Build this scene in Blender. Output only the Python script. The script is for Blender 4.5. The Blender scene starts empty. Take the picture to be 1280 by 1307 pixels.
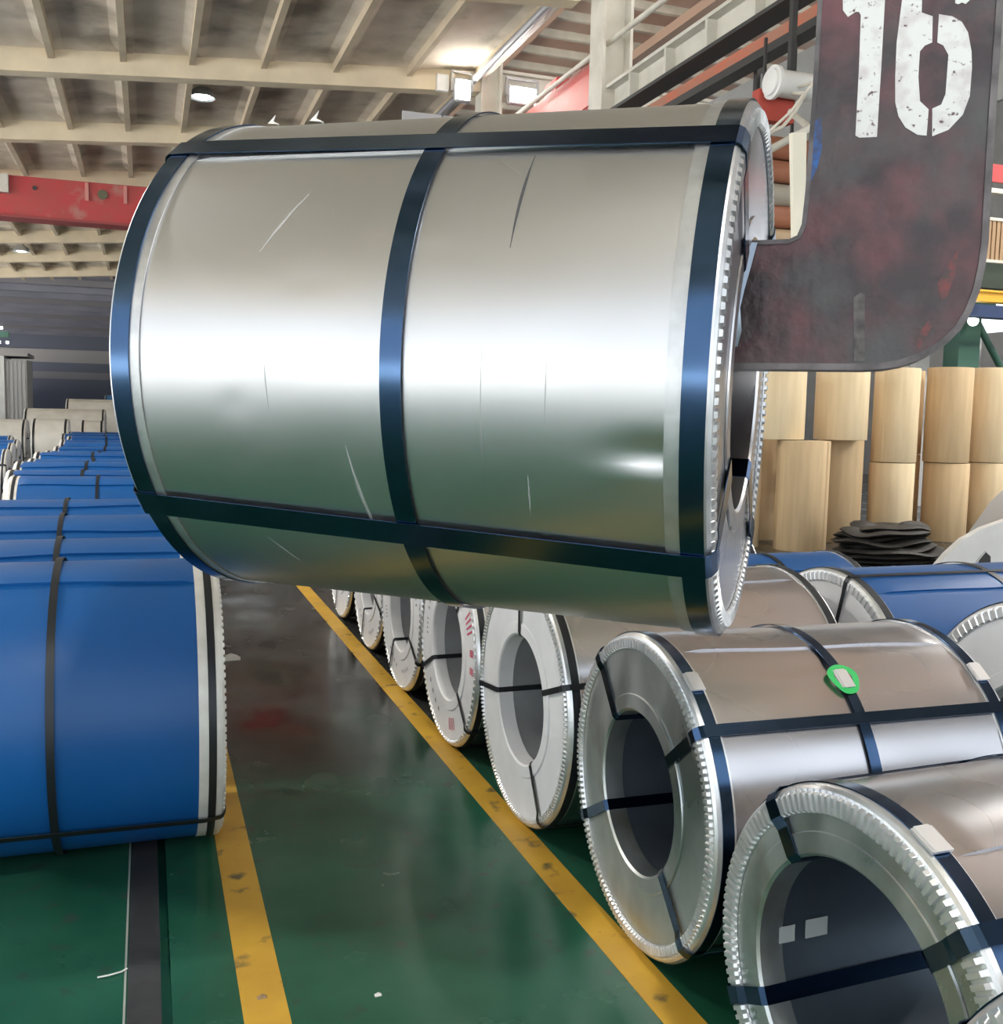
import bpy, bmesh, math, random
from mathutils import Vector, Matrix
random.seed(7)
R = math.radians
scene = bpy.context.scene
col = scene.collection

# ------------------------------------------------------------------ camera
cam_data = bpy.data.cameras.new('camera')
cam_data.sensor_fit = 'HORIZONTAL'
cam_data.sensor_width = 36.0
cam_data.lens = 36.0            # focal length = image width (1280 px of 1280)
cam_data.clip_end = 500
cam = bpy.data.objects.new('camera', cam_data)
col.objects.link(cam)
PSI, PIT, ROL = R(19.5), R(5.5), R(1.2)
r0 = Vector((math.cos(PSI), -math.sin(PSI), 0))
fw = Vector((math.sin(PSI)*math.cos(PIT), math.cos(PSI)*math.cos(PIT), -math.sin(PIT)))
u0 = r0.cross(fw)
rx = r0*math.cos(ROL) + u0*math.sin(ROL)
up = u0*math.cos(ROL) - r0*math.sin(ROL)
m = Matrix((rx, up, -fw)).transposed().to_4x4()
m.translation = (0, 0, 1.65)
cam.matrix_world = m
scene.camera = cam

# ------------------------------------------------------------------ light: overcast sky + exposure
world = bpy.data.worlds.new('overcast_sky')
scene.world = world
world.use_nodes = True
bg = world.node_tree.nodes['Background']
bg.inputs['Color'].default_value = (0.83, 0.91, 1.0, 1)
bg.inputs['Strength'].default_value = 1.0
scene.view_settings.view_transform = 'Standard'
scene.view_settings.look = 'None'
scene.view_settings.exposure = 0.85
scene.view_settings.gamma = 1.0
scene.view_settings.use_curve_mapping = False

# sun from far down the hall: it lights the open yard on the left and behind, the roof keeps it off the hall floor
sl = bpy.data.lights.new('sun', 'SUN'); sl.energy = 22.0; sl.angle = R(2); sl.color = (1.0, .98, .95)
so = bpy.data.objects.new('sun', sl); col.objects.link(so); so.rotation_euler = (R(-42), 0, 0)
scene.cycles.max_bounces = 12; scene.cycles.diffuse_bounces = 7; scene.cycles.glossy_bounces = 6
# added fill lamps, out of view, to brighten coil faces and hall (their fittings are built with the other lamps)
FILL_LAMPS = [(-4.5, 7.5, 6.9), (-4.5, 12.0, 6.9), (-4.8, 17.5, 6.9), (1.0, -2.5, 7.4), (16.5, 5.0, 9.8), (16.5, 10.0, 9.8), (18.5, 2.0, 9.8)]
for i, p in enumerate(FILL_LAMPS):
    l = bpy.data.lights.new('fill_light', 'AREA'); l.shape = 'DISK'; l.size = .5; l.energy = 190 if p[2] < 9 else 420; l.color = (1.0, .97, .92)
    o = bpy.data.objects.new('fill_light', l); col.objects.link(o); o.location = (p[0], p[1], p[2]-.03)
# daylight portals (help the renderer find the real openings: open left side and open rear end)
def portal(name, loc, rot, sx, sy):
    l = bpy.data.lights.new(name, 'AREA'); l.shape = 'RECTANGLE'; l.size = sx; l.size_y = sy
    l.cycles.is_portal = True
    o = bpy.data.objects.new(name, l); col.objects.link(o); o.location = loc; o.rotation_euler = rot
portal('daylight_portal_side', (-14.0, 23.5, 3.5), (R(90), 0, R(-90)), 57, 7.0)
portal('daylight_portal_rear', (4, -5.0, 3.7), (R(-90), 0, 0), 36, 7.4)

# ------------------------------------------------------------------ materials
MATS = {}
def mat(name, base, rough=0.5, metal=0.0, base2=None, scale=4.0, stretch=(1, 1, 1), lo=0.35, hi=0.65, bump=0.0, bscale=None,
        rough2=None, emit=None, estr=0.0, spec=0.5, detail=4.0, base3=None, scale3=1.0, lo3=.5, hi3=.6, bstretch=None):
    if name in MATS: return MATS[name]
    mt = bpy.data.materials.new(name); mt.use_nodes = True
    nt = mt.node_tree; n = nt.nodes; L = nt.links
    p = n['Principled BSDF']
    p.inputs['Base Color'].default_value = (*base, 1)
    p.inputs['Roughness'].default_value = rough
    p.inputs['Metallic'].default_value = metal
    p.inputs['Specular IOR Level'].default_value = spec
    tc = n.new('ShaderNodeTexCoord')
    if base2 is not None or rough2 is not None:
        mp = n.new('ShaderNodeMapping'); mp.inputs['Scale'].default_value = stretch
        L.new(tc.outputs['Object'], mp.inputs['Vector'])
        nz = n.new('ShaderNodeTexNoise'); nz.inputs['Scale'].default_value = scale; nz.inputs['Detail'].default_value = detail
        L.new(mp.outputs['Vector'], nz.inputs['Vector'])
        mr = n.new('ShaderNodeMapRange'); mr.inputs['From Min'].default_value = lo; mr.inputs['From Max'].default_value = hi
        L.new(nz.outputs['Fac'], mr.inputs['Value'])
        if base2 is not None:
            mx = n.new('ShaderNodeMix'); mx.data_type = 'RGBA'
            mx.inputs['A'].default_value = (*base, 1); mx.inputs['B'].default_value = (*base2, 1)
            L.new(mr.outputs['Result'], mx.inputs['Factor'])
            out = mx.outputs['Result']
            if base3 is not None:
                n3 = n.new('ShaderNodeTexNoise'); n3.inputs['Scale'].default_value = scale3; n3.inputs['Detail'].default_value = 6
                L.new(tc.outputs['Object'], n3.inputs['Vector'])
                m3 = n.new('ShaderNodeMapRange'); m3.inputs['From Min'].default_value = lo3; m3.inputs['From Max'].default_value = hi3
                L.new(n3.outputs['Fac'], m3.inputs['Value'])
                x3 = n.new('ShaderNodeMix'); x3.data_type = 'RGBA'
                L.new(out, x3.inputs['A']); x3.inputs['B'].default_value = (*base3, 1)
                L.new(m3.outputs['Result'], x3.inputs['Factor'])
                out = x3.outputs['Result']
            L.new(out, p.inputs['Base Color'])
        if rough2 is not None:
            mq = n.new('ShaderNodeMapRange'); mq.inputs['To Min'].default_value = rough; mq.inputs['To Max'].default_value = rough2
            L.new(mr.outputs['Result'], mq.inputs['Value']); L.new(mq.outputs['Result'], p.inputs['Roughness'])
    if bump:
        mb = n.new('ShaderNodeMapping'); mb.inputs['Scale'].default_value = bstretch or stretch
        L.new(tc.outputs['Object'], mb.inputs['Vector'])
        nb = n.new('ShaderNodeTexNoise'); nb.inputs['Scale'].default_value = bscale or scale; nb.inputs['Detail'].default_value = 3
        L.new(mb.outputs['Vector'], nb.inputs['Vector'])
        b = n.new('ShaderNodeBump'); b.inputs['Strength'].default_value = bump; b.inputs['Distance'].default_value = 0.02
        L.new(nb.outputs['Fac'], b.inputs['Height']); L.new(b.outputs['Normal'], p.inputs['Normal'])
    if emit:
        p.inputs['Emission Color'].default_value = (*emit, 1); p.inputs['Emission Strength'].default_value = estr
    MATS[name] = mt
    return mt

galv = mat('galvanized_wrap', (.60, .59, .605), .24, 1.0, base2=(.55, .54, .555), scale=2, rough2=.31, detail=1.0)
galv_hang = mat('galvanized_wrap_bright', (.60, .60, .605), .34, 1.0, base2=(.565, .565, .57), scale=2.5, rough2=.40, detail=1.0)
blue = mat('blue_painted_wrap', (.006, .090, .30), .36, 0.0, base2=(.005, .080, .27), scale=2, rough2=.42, detail=1.0, spec=.4)
cream_wrap = mat('cream_wrap', (.80, .78, .70), .5, 0.0, base2=(.70, .68, .60), scale=3)
strap_m = mat('blued_strap', (.06, .105, .20), .18, 1.0, base2=(.05, .095, .17), scale=9)
strap_k = mat('black_strap', (.025, .028, .032), .4, .5)
prot_m = mat('galvanized_edge', (.86, .87, .87), .30, .75, base2=(.72, .73, .73), scale=14)
prot_w = mat('pale_edge', (.74, .73, .68), .42, .15, base2=(.62, .6, .55), scale=10)
face_g = mat('galvanized_disc', (.40, .44, .44), .26, .92, base2=(.66, .69, .68), scale=5.5, lo=.34, hi=.66, base3=(.34, .31, .22), scale3=2.6, lo3=.56, hi3=.72, rough2=.42, detail=8, stretch=(1, 1, .6), bump=.10, bscale=2.5)
face_w = mat('white_disc', (.80, .80, .81), .45, 0.0, base2=(.72, .72, .74), scale=5)
bore_g = mat('bore_sheet', (.24, .29, .35), .34, .85, base2=(.18, .215, .26), scale=3)
bore_w = mat('bore_grey', (.42, .44, .46), .45, .5, base2=(.34, .34, .35), scale=4)
seal_m = mat('strap_seal_metal', (.78, .78, .78), .3, .6)
green_paint = mat('green_marker', (.02, .45, .10), .5)
label_m = mat('paper_label', (.62, .64, .63), .6)
red_ink = mat('red_ink', (.62, .10, .16), .6)
grey_ink = mat('grey_ink', (.30, .30, .32), .6)
hookm = mat('worn_maroon_paint', (.030, .021, .023), .38, .15, base2=(.115, .045, .052), scale=7, lo=.42, hi=.66, bump=.35, bscale=18,
            base3=(.055, .054, .054), scale3=5, lo3=.48, hi3=.66, rough2=.55, detail=9)
hook_rim = mat('scuffed_rim_steel', (.055, .05, .05), .4, .5, base2=(.14, .125, .125), scale=14)
hook_white = mat('stencil_white', (.56, .57, .56), .6, 0, base2=(.42, .38, .39), scale=22, lo=.48, hi=.72, base3=(.10, .06, .065), scale3=85, lo3=.62, hi3=.70, detail=8)
hook_blue = mat('blue_scuff_paint', (.012, .09, .30), .5, 0, base2=(.03, .03, .06), scale=45)
hook_red = mat('red_scuff_paint', (.15, .028, .03), .5, 0, base2=(.05, .03, .03), scale=50)
hook_grey = mat('grey_scuff', (.11, .10, .095), .5, .3, base2=(.045, .04, .04), scale=40)
concrete = mat('roof_slab_concrete', (.60, .53, .43), .9, 0, base2=(.74, .67, .57), scale=1.3, lo=.36, hi=.62, base3=(.34, .295, .235), scale3=.8, lo3=.52, hi3=.68)
concrete_b = mat('beam_concrete', (.72, .62, .45), .85, 0, base2=(.64, .55, .40), scale=2)
rib_m = mat('rib_concrete', (.60, .51, .37), .85, 0, base2=(.52, .44, .32), scale=2)
creamsteel = mat('cream_steel', (.62, .60, .53), .55, 0, base2=(.54, .52, .45), scale=3)
redsteel = mat('crane_red', (.50, .045, .05), .5, 0, base2=(.42, .06, .055), scale=2.5, base3=(.40, .20, .17), scale3=1.6, lo3=.56, hi3=.7)
rustroof = mat('primer_red_roof', (.50, .33, .26), .8, 0, base2=(.58, .44, .37), scale=.7, lo=.35, hi=.65)
darksteel = mat('dark_steel', (.045, .045, .045), .6, .2)
greypanel = mat('grey_panel', (.30, .30, .29), .7, 0, base2=(.25, .25, .24), scale=1.5)
darkbay = mat('dark_bay_sheet', (.24, .24, .28), .8, 0, base2=(.19, .19, .23), scale=.4)
farwall = mat('far_wall_paint', (.16, .17, .22), .8)
farwall_l = mat('far_wall_light', (.38, .36, .35), .8)
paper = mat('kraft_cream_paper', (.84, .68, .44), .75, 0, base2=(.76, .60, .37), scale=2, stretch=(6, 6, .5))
paper_d = mat('kraft_tan_shaded_paper', (.68, .50, .29), .75, 0, base2=(.58, .42, .24), scale=2, stretch=(6, 6, .5))  # for tan rolls, and shade put into the colour of the set-back roll
paper_end = mat('paper_roll_end', (.62, .5, .32), .85)
rubber = mat('black_rubber', (.030, .028, .026), .6, 0, base2=(.05, .046, .04), scale=6)
whitepaint = mat('white_paint', (.74, .74, .72), .5, 0, base2=(.66, .66, .64), scale=3)
greypaint = mat('pale_grey_paint', (.50, .50, .49), .55)
greensteel = mat('green_steel', (.045, .12, .085), .5)
yellowsteel = mat('yellow_steel', (.75, .40, .03), .5)
navysteel = mat('navy_steel', (.02, .04, .11), .5)
brownsheet = mat('brown_sheet', (.34, .22, .12), .7)
tanpipe = mat('tan_pipe', (.42, .30, .18), .7, 0, base2=(.33, .23, .13), scale=3)
rustpipe = mat('rust_pipe', (.34, .13, .07), .7)
cablem = mat('white_cable', (.62, .58, .50), .6)
lamp_on = mat('lamp_glow', (1, 1, 1), .4, emit=(1.0, .96, .88), estr=60)
lamp_small = mat('lamp_glow_small', (1, 1, 1), .4, emit=(.92, 1.0, .97), estr=14)
lamp_body = mat('lamp_housing', (.45, .46, .47), .4, .6)
asphalt = mat('yard_concrete', (.58, .58, .57), .9)
steel_rail = mat('floor_rail_steel', (.085, .085, .085), .5, .5, base2=(.06, .06, .06), scale=8)

# floor: green epoxy, worn grey in the walkway further in, patchy polish
def floor_material():
    mt = bpy.data.materials.new('green_epoxy_floor'); mt.use_nodes = True
    nt = mt.node_tree; n = nt.nodes; L = nt.links; p = n['Principled BSDF']; p.inputs['Specular IOR Level'].default_value = .26
    tc = n.new('ShaderNodeTexCoord')
    def noise(scale, det=5, st=(1, 1, 1)):
        mp = n.new('ShaderNodeMapping'); mp.inputs['Scale'].default_value = st
        L.new(tc.outputs['Object'], mp.inputs['Vector'])
        z = n.new('ShaderNodeTexNoise'); z.inputs['Scale'].default_value = scale; z.inputs['Detail'].default_value = det
        L.new(mp.outputs['Vector'], z.inputs['Vector']); return z.outputs['Fac']
    def rng(v, a, b, c=0., d=1.):
        q = n.new('ShaderNodeMapRange'); q.inputs['From Min'].default_value = a; q.inputs['From Max'].default_value = b
        q.inputs['To Min'].default_value = c; q.inputs['To Max'].default_value = d
        L.new(v, q.inputs['Value']); return q.outputs['Result']
    def math_(op, a, b):
        q = n.new('ShaderNodeMath'); q.operation = op
        for i, v in enumerate((a, b)):
            if isinstance(v, (int, float)): q.inputs[i].default_value = v
            else: L.new(v, q.inputs[i])
        return q.outputs[0]
    def mix(fac, a, b):
        q = n.new('ShaderNodeMix'); q.data_type = 'RGBA'; L.new(fac, q.inputs['Factor'])
        for k, v in (('A', a), ('B', b)):
            if isinstance(v, tuple): q.inputs[k].default_value = (*v, 1)
            else: L.new(v, q.inputs[k])
        return q.outputs['Result']
    sep = n.new('ShaderNodeSeparateXYZ'); L.new(tc.outputs['Object'], sep.inputs[0])
    green = mix(rng(noise(1.6), .35, .68), (.013, .078, .043), (.028, .118, .072))
    green = mix(rng(noise(9, 6), .60, .72), green, (.034, .070, .050))
    wear = rng(math_('ADD', sep.outputs['Y'], math_('MULTIPLY', noise(1.2), 2.4)), 5.2, 6.4)
    c = mix(wear, green, mix(rng(noise(2.5, 6, (1, .6, 1)), .42, .62), (.022, .024, .023), (.052, .053, .050)))
    L.new(c, p.inputs['Base Color'])
    rg = rng(noise(2.2, 6, (1, .55, 1)), .34, .68, .08, .34)
    rgg = rng(noise(3.0, 4), .35, .7, .18, .30)
    mr = n.new('ShaderNodeMix'); L.new(wear, mr.inputs['Factor']); L.new(rgg, mr.inputs['A']); L.new(rg, mr.inputs['B'])
    L.new(mr.outputs['Result'], p.inputs['Roughness'])
    b = n.new('ShaderNodeBump'); b.inputs['Strength'].default_value = .05; b.inputs['Distance'].default_value = .01
    L.new(noise(7, 2), b.inputs['Height']); L.new(b.outputs['Normal'], p.inputs['Normal'])
    return mt
floor_m = floor_material()
yellow_m = mat('yellow_line_paint', (.62, .36, .035), .5, 0, base2=(.52, .29, .03), scale=4, base3=(.13, .10, .04), scale3=9, lo3=.60, hi3=.70)

# ------------------------------------------------------------------ helpers
def obj(name, verts, faces, material, parent=None, smooth=False, loc=None):
    me = bpy.data.meshes.new(name)
    me.from_pydata([tuple(v) for v in verts], [], faces)
    me.materials.append(material)
    if smooth:
        me.polygons.foreach_set('use_smooth', [True]*len(me.polygons))
        me.set_sharp_from_angle(angle=R(38))
    me.update()
    o = bpy.data.objects.new(name, me); col.objects.link(o)
    if parent is not None: o.parent = parent
    if loc is not None: o.location = loc
    return o
def share(name, src, parent=None, loc=None, rot=None):
    o = src.copy(); o.name = name; col.objects.link(o)
    if parent is not None: o.parent = parent
    if loc is not None: o.location = loc
    if rot is not None: o.rotation_euler = rot
    return o
def tag(o, label, cat, group=None):
    o['label'] = label; o['category'] = cat
    if group: o['group'] = group
    return o
def struct(o): o['kind'] = 'structure'; return o
def thing(name, label, cat, loc=(0, 0, 0), rotz=0.0, group=None):
    o = bpy.data.objects.new(name, None); o.empty_display_size = .1; col.objects.link(o)
    o.location = loc; o.rotation_euler = (0, 0, rotz)
    return tag(o, label, cat, group)
def boxes(lst):
    V, Fc = [], []
    for (x0, x1, y0, y1, z0, z1) in lst:
        b = len(V)
        V += [(x0, y0, z0), (x1, y0, z0), (x1, y1, z0), (x0, y1, z0), (x0, y0, z1), (x1, y0, z1), (x1, y1, z1), (x0, y1, z1)]
        Fc += [(b, b+3, b+2, b+1), (b+4, b+5, b+6, b+7), (b, b+1, b+5, b+4), (b+1, b+2, b+6, b+5), (b+2, b+3, b+7, b+6), (b+3, b, b+4, b+7)]
    return V, Fc
def box(name, b, material, parent=None, bevel=0.0):
    o = obj(name, *boxes([b]), material, parent)
    if bevel:
        bm = bmesh.new(); bm.from_mesh(o.data)
        bmesh.ops.bevel(bm, geom=bm.edges[:], offset=bevel, segments=2, affect='EDGES')
        bm.to_mesh(o.data); bm.free()
    return o
def tube(name, pts, rad, material, parent=None, n=10, closed_caps=True):
    V, Fc = [], []
    pts = [Vector(p) for p in pts]
    for i, p in enumerate(pts):
        d = (pts[min(i+1, len(pts)-1)] - pts[max(i-1, 0)]).normalized()
        a = d.cross(Vector((0, 0, 1)))
        if a.length < 1e-3: a = d.cross(Vector((0, 1, 0)))
        a.normalize(); b = d.cross(a)
        for k in range(n):
            t = 2*math.pi*k/n
            V.append(p + a*(rad*math.cos(t)) + b*(rad*math.sin(t)))
    for i in range(len(pts)-1):
        for k in range(n):
            Fc.append((i*n+k, i*n+(k+1) % n, (i+1)*n+(k+1) % n, (i+1)*n+k))
    if closed_caps:
        Fc.append(tuple(range(n))); Fc.append(tuple((len(pts)-1)*n+k for k in reversed(range(n))))
    return obj(name, V, Fc, material, parent, smooth=True)
def lathe_z(name, prof, material, parent=None, n=40, loc=None, smooth=True):
    """surface of revolution about z; prof = [(radius, z)]"""
    V, Fc = [], []
    for (r, z) in prof:
        for k in range(n):
            t = 2*math.pi*k/n; V.append((r*math.cos(t), r*math.sin(t), z))
    for i in range(len(prof)-1):
        for k in range(n):
            Fc.append((i*n+k, i*n+(k+1) % n, (i+1)*n+(k+1) % n, (i+1)*n+k))
    o = obj(name, V, Fc, material, parent, smooth, loc)
    return o
def rings_x(rows, n, closed=True):
    """rows = list of callables/lists of (x, r) per ring -> verts/faces about the x axis.  angle 0 = -y (towards camera), 90 = up"""
    V, Fc = [], []
    for row in rows:
        for k in range(n):
            t = 2*math.pi*k/n
            x, r = row(k) if callable(row) else row
            V.append((x, -r*math.cos(t), r*math.sin(t)))
    for i in range(len(rows)-1):
        for k in range(n):
            Fc.append((i*n+k, i*n+(k+1) % n, (i+1)*n+(k+1) % n, (i+1)*n+k))
    return V, Fc
def prism(poly, y0, y1):
    """extrude a polygon given as (x, z) between y0 and y1"""
    n = len(poly)
    V = [(x, y0, z) for x, z in poly] + [(x, y1, z) for x, z in poly]
    Fc = [tuple(range(n)), tuple(range(2*n-1, n-1, -1))]
    for i in range(n):
        Fc.append((i, i+n, (i+1) % n + n, (i+1) % n))
    return V, Fc

# ------------------------------------------------------------------ the coil builder
def coil_wrap(r, L, seam, lap, wob, dents, n=144, m=40):
    V, Fc = [], []
    for i in range(m+1):
        x = -L/2 + L*i/m
        w = R(seam) + wob*math.sin(3.1*x/L + seam) + wob*.4*math.sin(11*x/L + 2*seam)
        for k in range(n+1):
            u = k/n; t = w + 2*math.pi*u
            rr = r
            e = max(0.0, (.10-u)/.10)
            tp = min(1.0, max(0.0, (L/2-abs(x)-.07)/.05))
            rr += lap*tp*(e*e*(3-2*e))
            deg = (math.degrees(t)+180) % 360 - 180
            for (dx, da, sx, sa, dp) in dents:
                q = ((x-dx)/sx)**2 + (((deg-da+180) % 360-180)/sa)**2
                if q < 9: rr -= dp*math.exp(-q)
            V.append((x, -rr*math.cos(t), rr*math.sin(t)))
    w1 = n+1
    for i in range(m):
        for k in range(n):
            Fc.append((i*w1+k, i*w1+k+1, (i+1)*w1+k+1, (i+1)*w1+k))
        # lip of the lapped sheet
        b = len(V)
        V += [V[i*w1+n], V[(i+1)*w1+n], V[(i+1)*w1], V[i*w1]]
        Fc.append((b, b+1, b+2, b+3))
    return V, Fc
def protector(r, L, side, band, depth, flutes, h, lift=.004):
    """outer corner guard: band on the mantle, folded over the end, crimped in flutes"""
    e = L/2
    A = []
    for k in range(flutes):
        for o, upp in ((0, 1), (.50, 1), (.58, 0), (.92, 0)):
            A.append((2*math.pi*(k+o)/flutes, upp))
    n = len(A)
    rows = [(e-band, r+.001, 0), (e-band, r+lift, 0), (e-.012, r+lift+.001, 0), (e-.001, r+lift-.003, 0), (e+.005, r-.006, 0),
            (e+.006, r-.011, .1), (e+.007, r-.016, 1), (e+.007, r-depth+.005, 1), (e+.006, r-depth, .3), (e+.003, r-depth-.002, 0)]
    V, Fc = [], []
    for x, rad, f in rows:
        for t, upp in A:
            V.append((side*(x + h*f*upp), -rad*math.cos(t), rad*math.sin(t)))
    for i in range(len(rows)-1):
        for k in range(n):
            Fc.append((i*n+k, i*n+(k+1) % n, (i+1)*n+(k+1) % n, (i+1)*n+k))
    return V, Fc
def ribbon_ring(x, r, w, th, n=144):
    return rings_x([(x-w/2, r), (x-w/2, r+th), (x+w/2, r+th), (x+w/2, r), (x-w/2, r)], n)
def eye_strap(r, ri, L, ang, w, th, twist, lap, depth, flh):
    """strap running lengthwise over the mantle, over both end faces and back through the bore"""
    h = L/2; prof = []
    ro = r + max(lap+.0045, .0085)
    half = [(h-.06, ro), (h-.004, r+.0085), (h+.006, r+.002), (h+.0085+flh, r-.014), (h+.0085+flh, r-depth+.004), (h+.0098, r-depth-.02), (h+.0098, ri+.008), (h+.003, ri-.005)]
    a1, a0 = ang+twist*.5, ang-twist*.5
    prof = [(-x, q, a0) for x, q in reversed(half)]
    prof += [(-h+.06+(2*h-.12)*i/10, ro, ang+twist*(i/10-.5)) for i in range(1, 10)]
    prof += [(x, q, a1) for x, q in half] + [(0, ri-.005, ang)]
    nn = len(prof); V, Fc = [], []
    for i, (x, rad, a) in enumerate(prof):
        px, pr, _ = prof[i-1]; qx, qr, _ = prof[(i+1) % nn]
        d1 = Vector((x-px, rad-pr)).normalized(); d2 = Vector((qx-x, qr-rad)).normalized()
        nr = Vector((-(d1+d2).y, (d1+d2).x))
        nr = nr.normalized() if nr.length > 1e-4 else Vector((0, 1))
        t = R(a); rad_v = Vector((0, -math.cos(t), math.sin(t))); tan = Vector((0, math.sin(t), math.cos(t)))
        base = Vector((x, 0, 0)) + rad_v*rad
        off = (Vector((1, 0, 0))*nr.x + rad_v*nr.y)*th
        V += [base - tan*w/2, base + tan*w/2, base + tan*w/2 + off, base - tan*w/2 + off]
    for i in range(nn):
        j = (i+1) % nn
        for k in range(4):
            Fc.append((i*4+k, i*4+(k+1) % 4, j*4+(k+1) % 4, j*4+k))
    return V, Fc
def seal(name, x, r, ang, parent, material=seal_m, sx=.05, sy=.05, h=.006):
    """crimped clip that closes a strap"""
    t = R(ang)
    V, Fc = boxes([(-sx/2, sx/2, -sy/2, sy/2, 0, h), (-sx/2*.7, sx/2*.7, -sy/2*1.06, sy/2*1.06, h*.4, h*1.4)])
    out = []
    for (a, b, c) in V:
        tt = t + b/r; rr = r + c
        out.append((x+a, -rr*math.cos(tt), rr*math.sin(tt)))
    return obj(name, out, Fc, material, parent)

PARTS = {}
def make_coil(label, X, Y, r, ri, L, yaw=0.0, wrap=galv, face=face_g, bore=bore_g, prot=prot_m, strap=strap_m, group=None,
              seam=60, lap=.006, wob=.02, dents=(), band=.05, depth=.04, flutes=120, flh=.006, eyes=(35, 125, 215, 305), eye_w=.034,
              girths=None, girth_w=.036, seals=(), left_face=True, right_face=False, detail=True, name='steel_coil', root=None, twist=0.0):
    """X = plane of the left end; a coil lying on the floor, axis along local x"""
    cx = Vector((X, Y, 0)) + Vector((math.cos(yaw), math.sin(yaw), 0))*(L/2)
    if root is None:
        root = thing(name, label, 'coil', (cx.x, cx.y, 0), yaw, group)
        zc = r + .013
    else:
        zc = 0.0
    lift = Vector((0, 0, zc))
    def put(nm, vf, material, smooth=False, parent=root):
        return obj(nm, vf[0], vf[1], material, parent, smooth, lift if parent is root else None)
    n = 144 if detail else 56
    W_ = put('wrap', coil_wrap(r, L, seam, lap, wob, dents, n=(216 if dents else n), m=(64 if dents else (36 if detail else 10))), wrap, True)
    B_ = put('bore', rings_x([(-L/2, ri), (L/2, ri)], n), bore, True)
    sides = [s for s, f in ((-1, left_face), (1, right_face)) if f]
    for s in (-1, 1):
        fvis = s in sides
        ec_ = put('end_cover', rings_x([(s*L/2, r-.002), (s*(L/2+.002), r-.004), (s*(L/2+.002), ri+.002)], n), face)
        if s == -1: E_ = ec_
        put('edge_protector', protector(r, L, s, band, depth, flutes if fvis else 24, flh), prot)
        if fvis:
            put('inner_ring', rings_x([(s*(L/2+.003), ri+.050), (s*(L/2+.007), ri+.047), (s*(L/2+.008), ri+.004), (s*(L/2+.002), ri-.003), (s*(L/2-.06), ri-.004)], n), face, True)
    if girths is None: girths = (-L/2+band*.55, 0, L/2-band*.55)
    GIR = []
    for gx in girths:
        GIR.append(put('girth_strap', ribbon_ring(gx, r+.0055 if abs(gx) > L*.35 else r+lap+.001, girth_w, .0025, n), strap, True))
    for a in eyes:
        put('eye_strap', eye_strap(r, ri, L, a, eye_w, .002, twist, lap, depth, flh), strap)
    for (gi, sa) in seals:
        seal('strap_seal', girths[gi], r+lap+.003, sa, GIR[gi], sx=girth_w*1.35, sy=.062)
    PARTS[root.name] = (W_, E_, B_)
    return root, lift

# ================================================================== THE SETTING
# floor with a narrow groove beside a flush steel rail
fl = struct(obj('floor', *boxes([(-14, .020, -5, 95, -.15, 0), (.046, 22, -5, 95, -.15, 0), (.020, .046, -5, 95, -.15, -.03)]), floor_m))
box('floor_rail', (-.072, .018, -5, 40, -.02, .003), steel_rail, fl)
box('painted_edge', (-.082, -.076, -5, 40, -.01, .0012), mat('white_line_paint', (.35, .37, .34), .6), fl)
box('yellow_line', (.228, .350, -5, 52, -.01, .0015), yellow_m, fl)
box('yellow_line', (1.315, 1.43, -5, 52, -.01, .0015), yellow_m, fl)
struct(obj('floor_yard', *boxes([(-120, -14.02, -120, 130, -.3, -.05), (-14.02, 80, -120, -5.02, -.3, -.05)]), asphalt))

RZ0, RK = 7.99, .08               # underside of the slab roof: z = RZ0 + RK * x
frames = [20 + 4.8*k for k in range(-5, 7)]
ribs = [-13.6+i*1.19 for i in range(10)] + [-1.5, -.32, .86, 2.14, 3.48, 4.92, 6.3]
ceiling = struct(obj('ceiling', *boxes([(6.30, 6.52, -5, 52, RZ0+RK*6.4-.12, RZ0+RK*6.4+.34), (-14.1, -13.7, -5, 52, 6.6, 7.1)]), creamsteel))
def sloped(name, x0, x1, y0, y1, lo, hi, material, parent, loc=None):
    V, Fc = boxes([(x0, x1, y0, y1, 0, 1)])
    V = [(x, y, RZ0 + RK*x + (hi if z > .5 else lo)) for x, y, z in V]
    return obj(name, V, Fc, material, parent, loc=loc)
for i, x in enumerate(ribs):
    sloped('roof_rib', x-.055, x+.055, -5, 52, -.17, .02, rib_m, ceiling)
for fy in frames:
    sloped('roof_beam', -14, 6.45, fy-.16, fy+.16, -.40, .03, concrete_b, ceiling)
sky_slots = set()
for i in range(len(ribs)-1):
    first = None
    ys = [-5] + frames + [52]
    for k in range(len(ys)-1):
        if (k-6, i) in sky_slots: continue
        d = ys[k+1]-ys[k]
        if abs(d-4.8) > .01:
            sloped('roof_panel', ribs[i], ribs[i+1], ys[k], ys[k+1], -.02, .10, concrete, ceiling)
        elif first is None:
            # shallow trough slab with a thickened border
            x0, x1 = ribs[i], ribs[i+1]
            nx, ny = 6, 8; V, Fc = [], []
            for a in range(nx+1):
                for b in range(ny+1):
                    xx = x0+(x1-x0)*a/nx; yy = 4.8*b/ny
                    edge = min(a, nx-a, b, ny-b)
                    V.append((xx, yy, RZ0+RK*xx+(-.02 if edge == 0 else .045)))
            nb = len(V)
            for a in range(nx):
                for b in range(ny):
                    q = a*(ny+1)+b; Fc.append((q, q+1, q+ny+2, q+ny+1))
            V += [(x0, 0, RZ0+RK*x0+.12), (x1, 0, RZ0+RK*x1+.12), (x1, 4.8, RZ0+RK*x1+.12), (x0, 4.8, RZ0+RK*x0+.12)]
            Fc.append((nb, nb+1, nb+2, nb+3))
            first = obj('roof_panel', V, Fc, concrete, ceiling, loc=(0, ys[k], 0))
        else:
            share('roof_panel', first, ceiling, (0, ys[k], 0))

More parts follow.
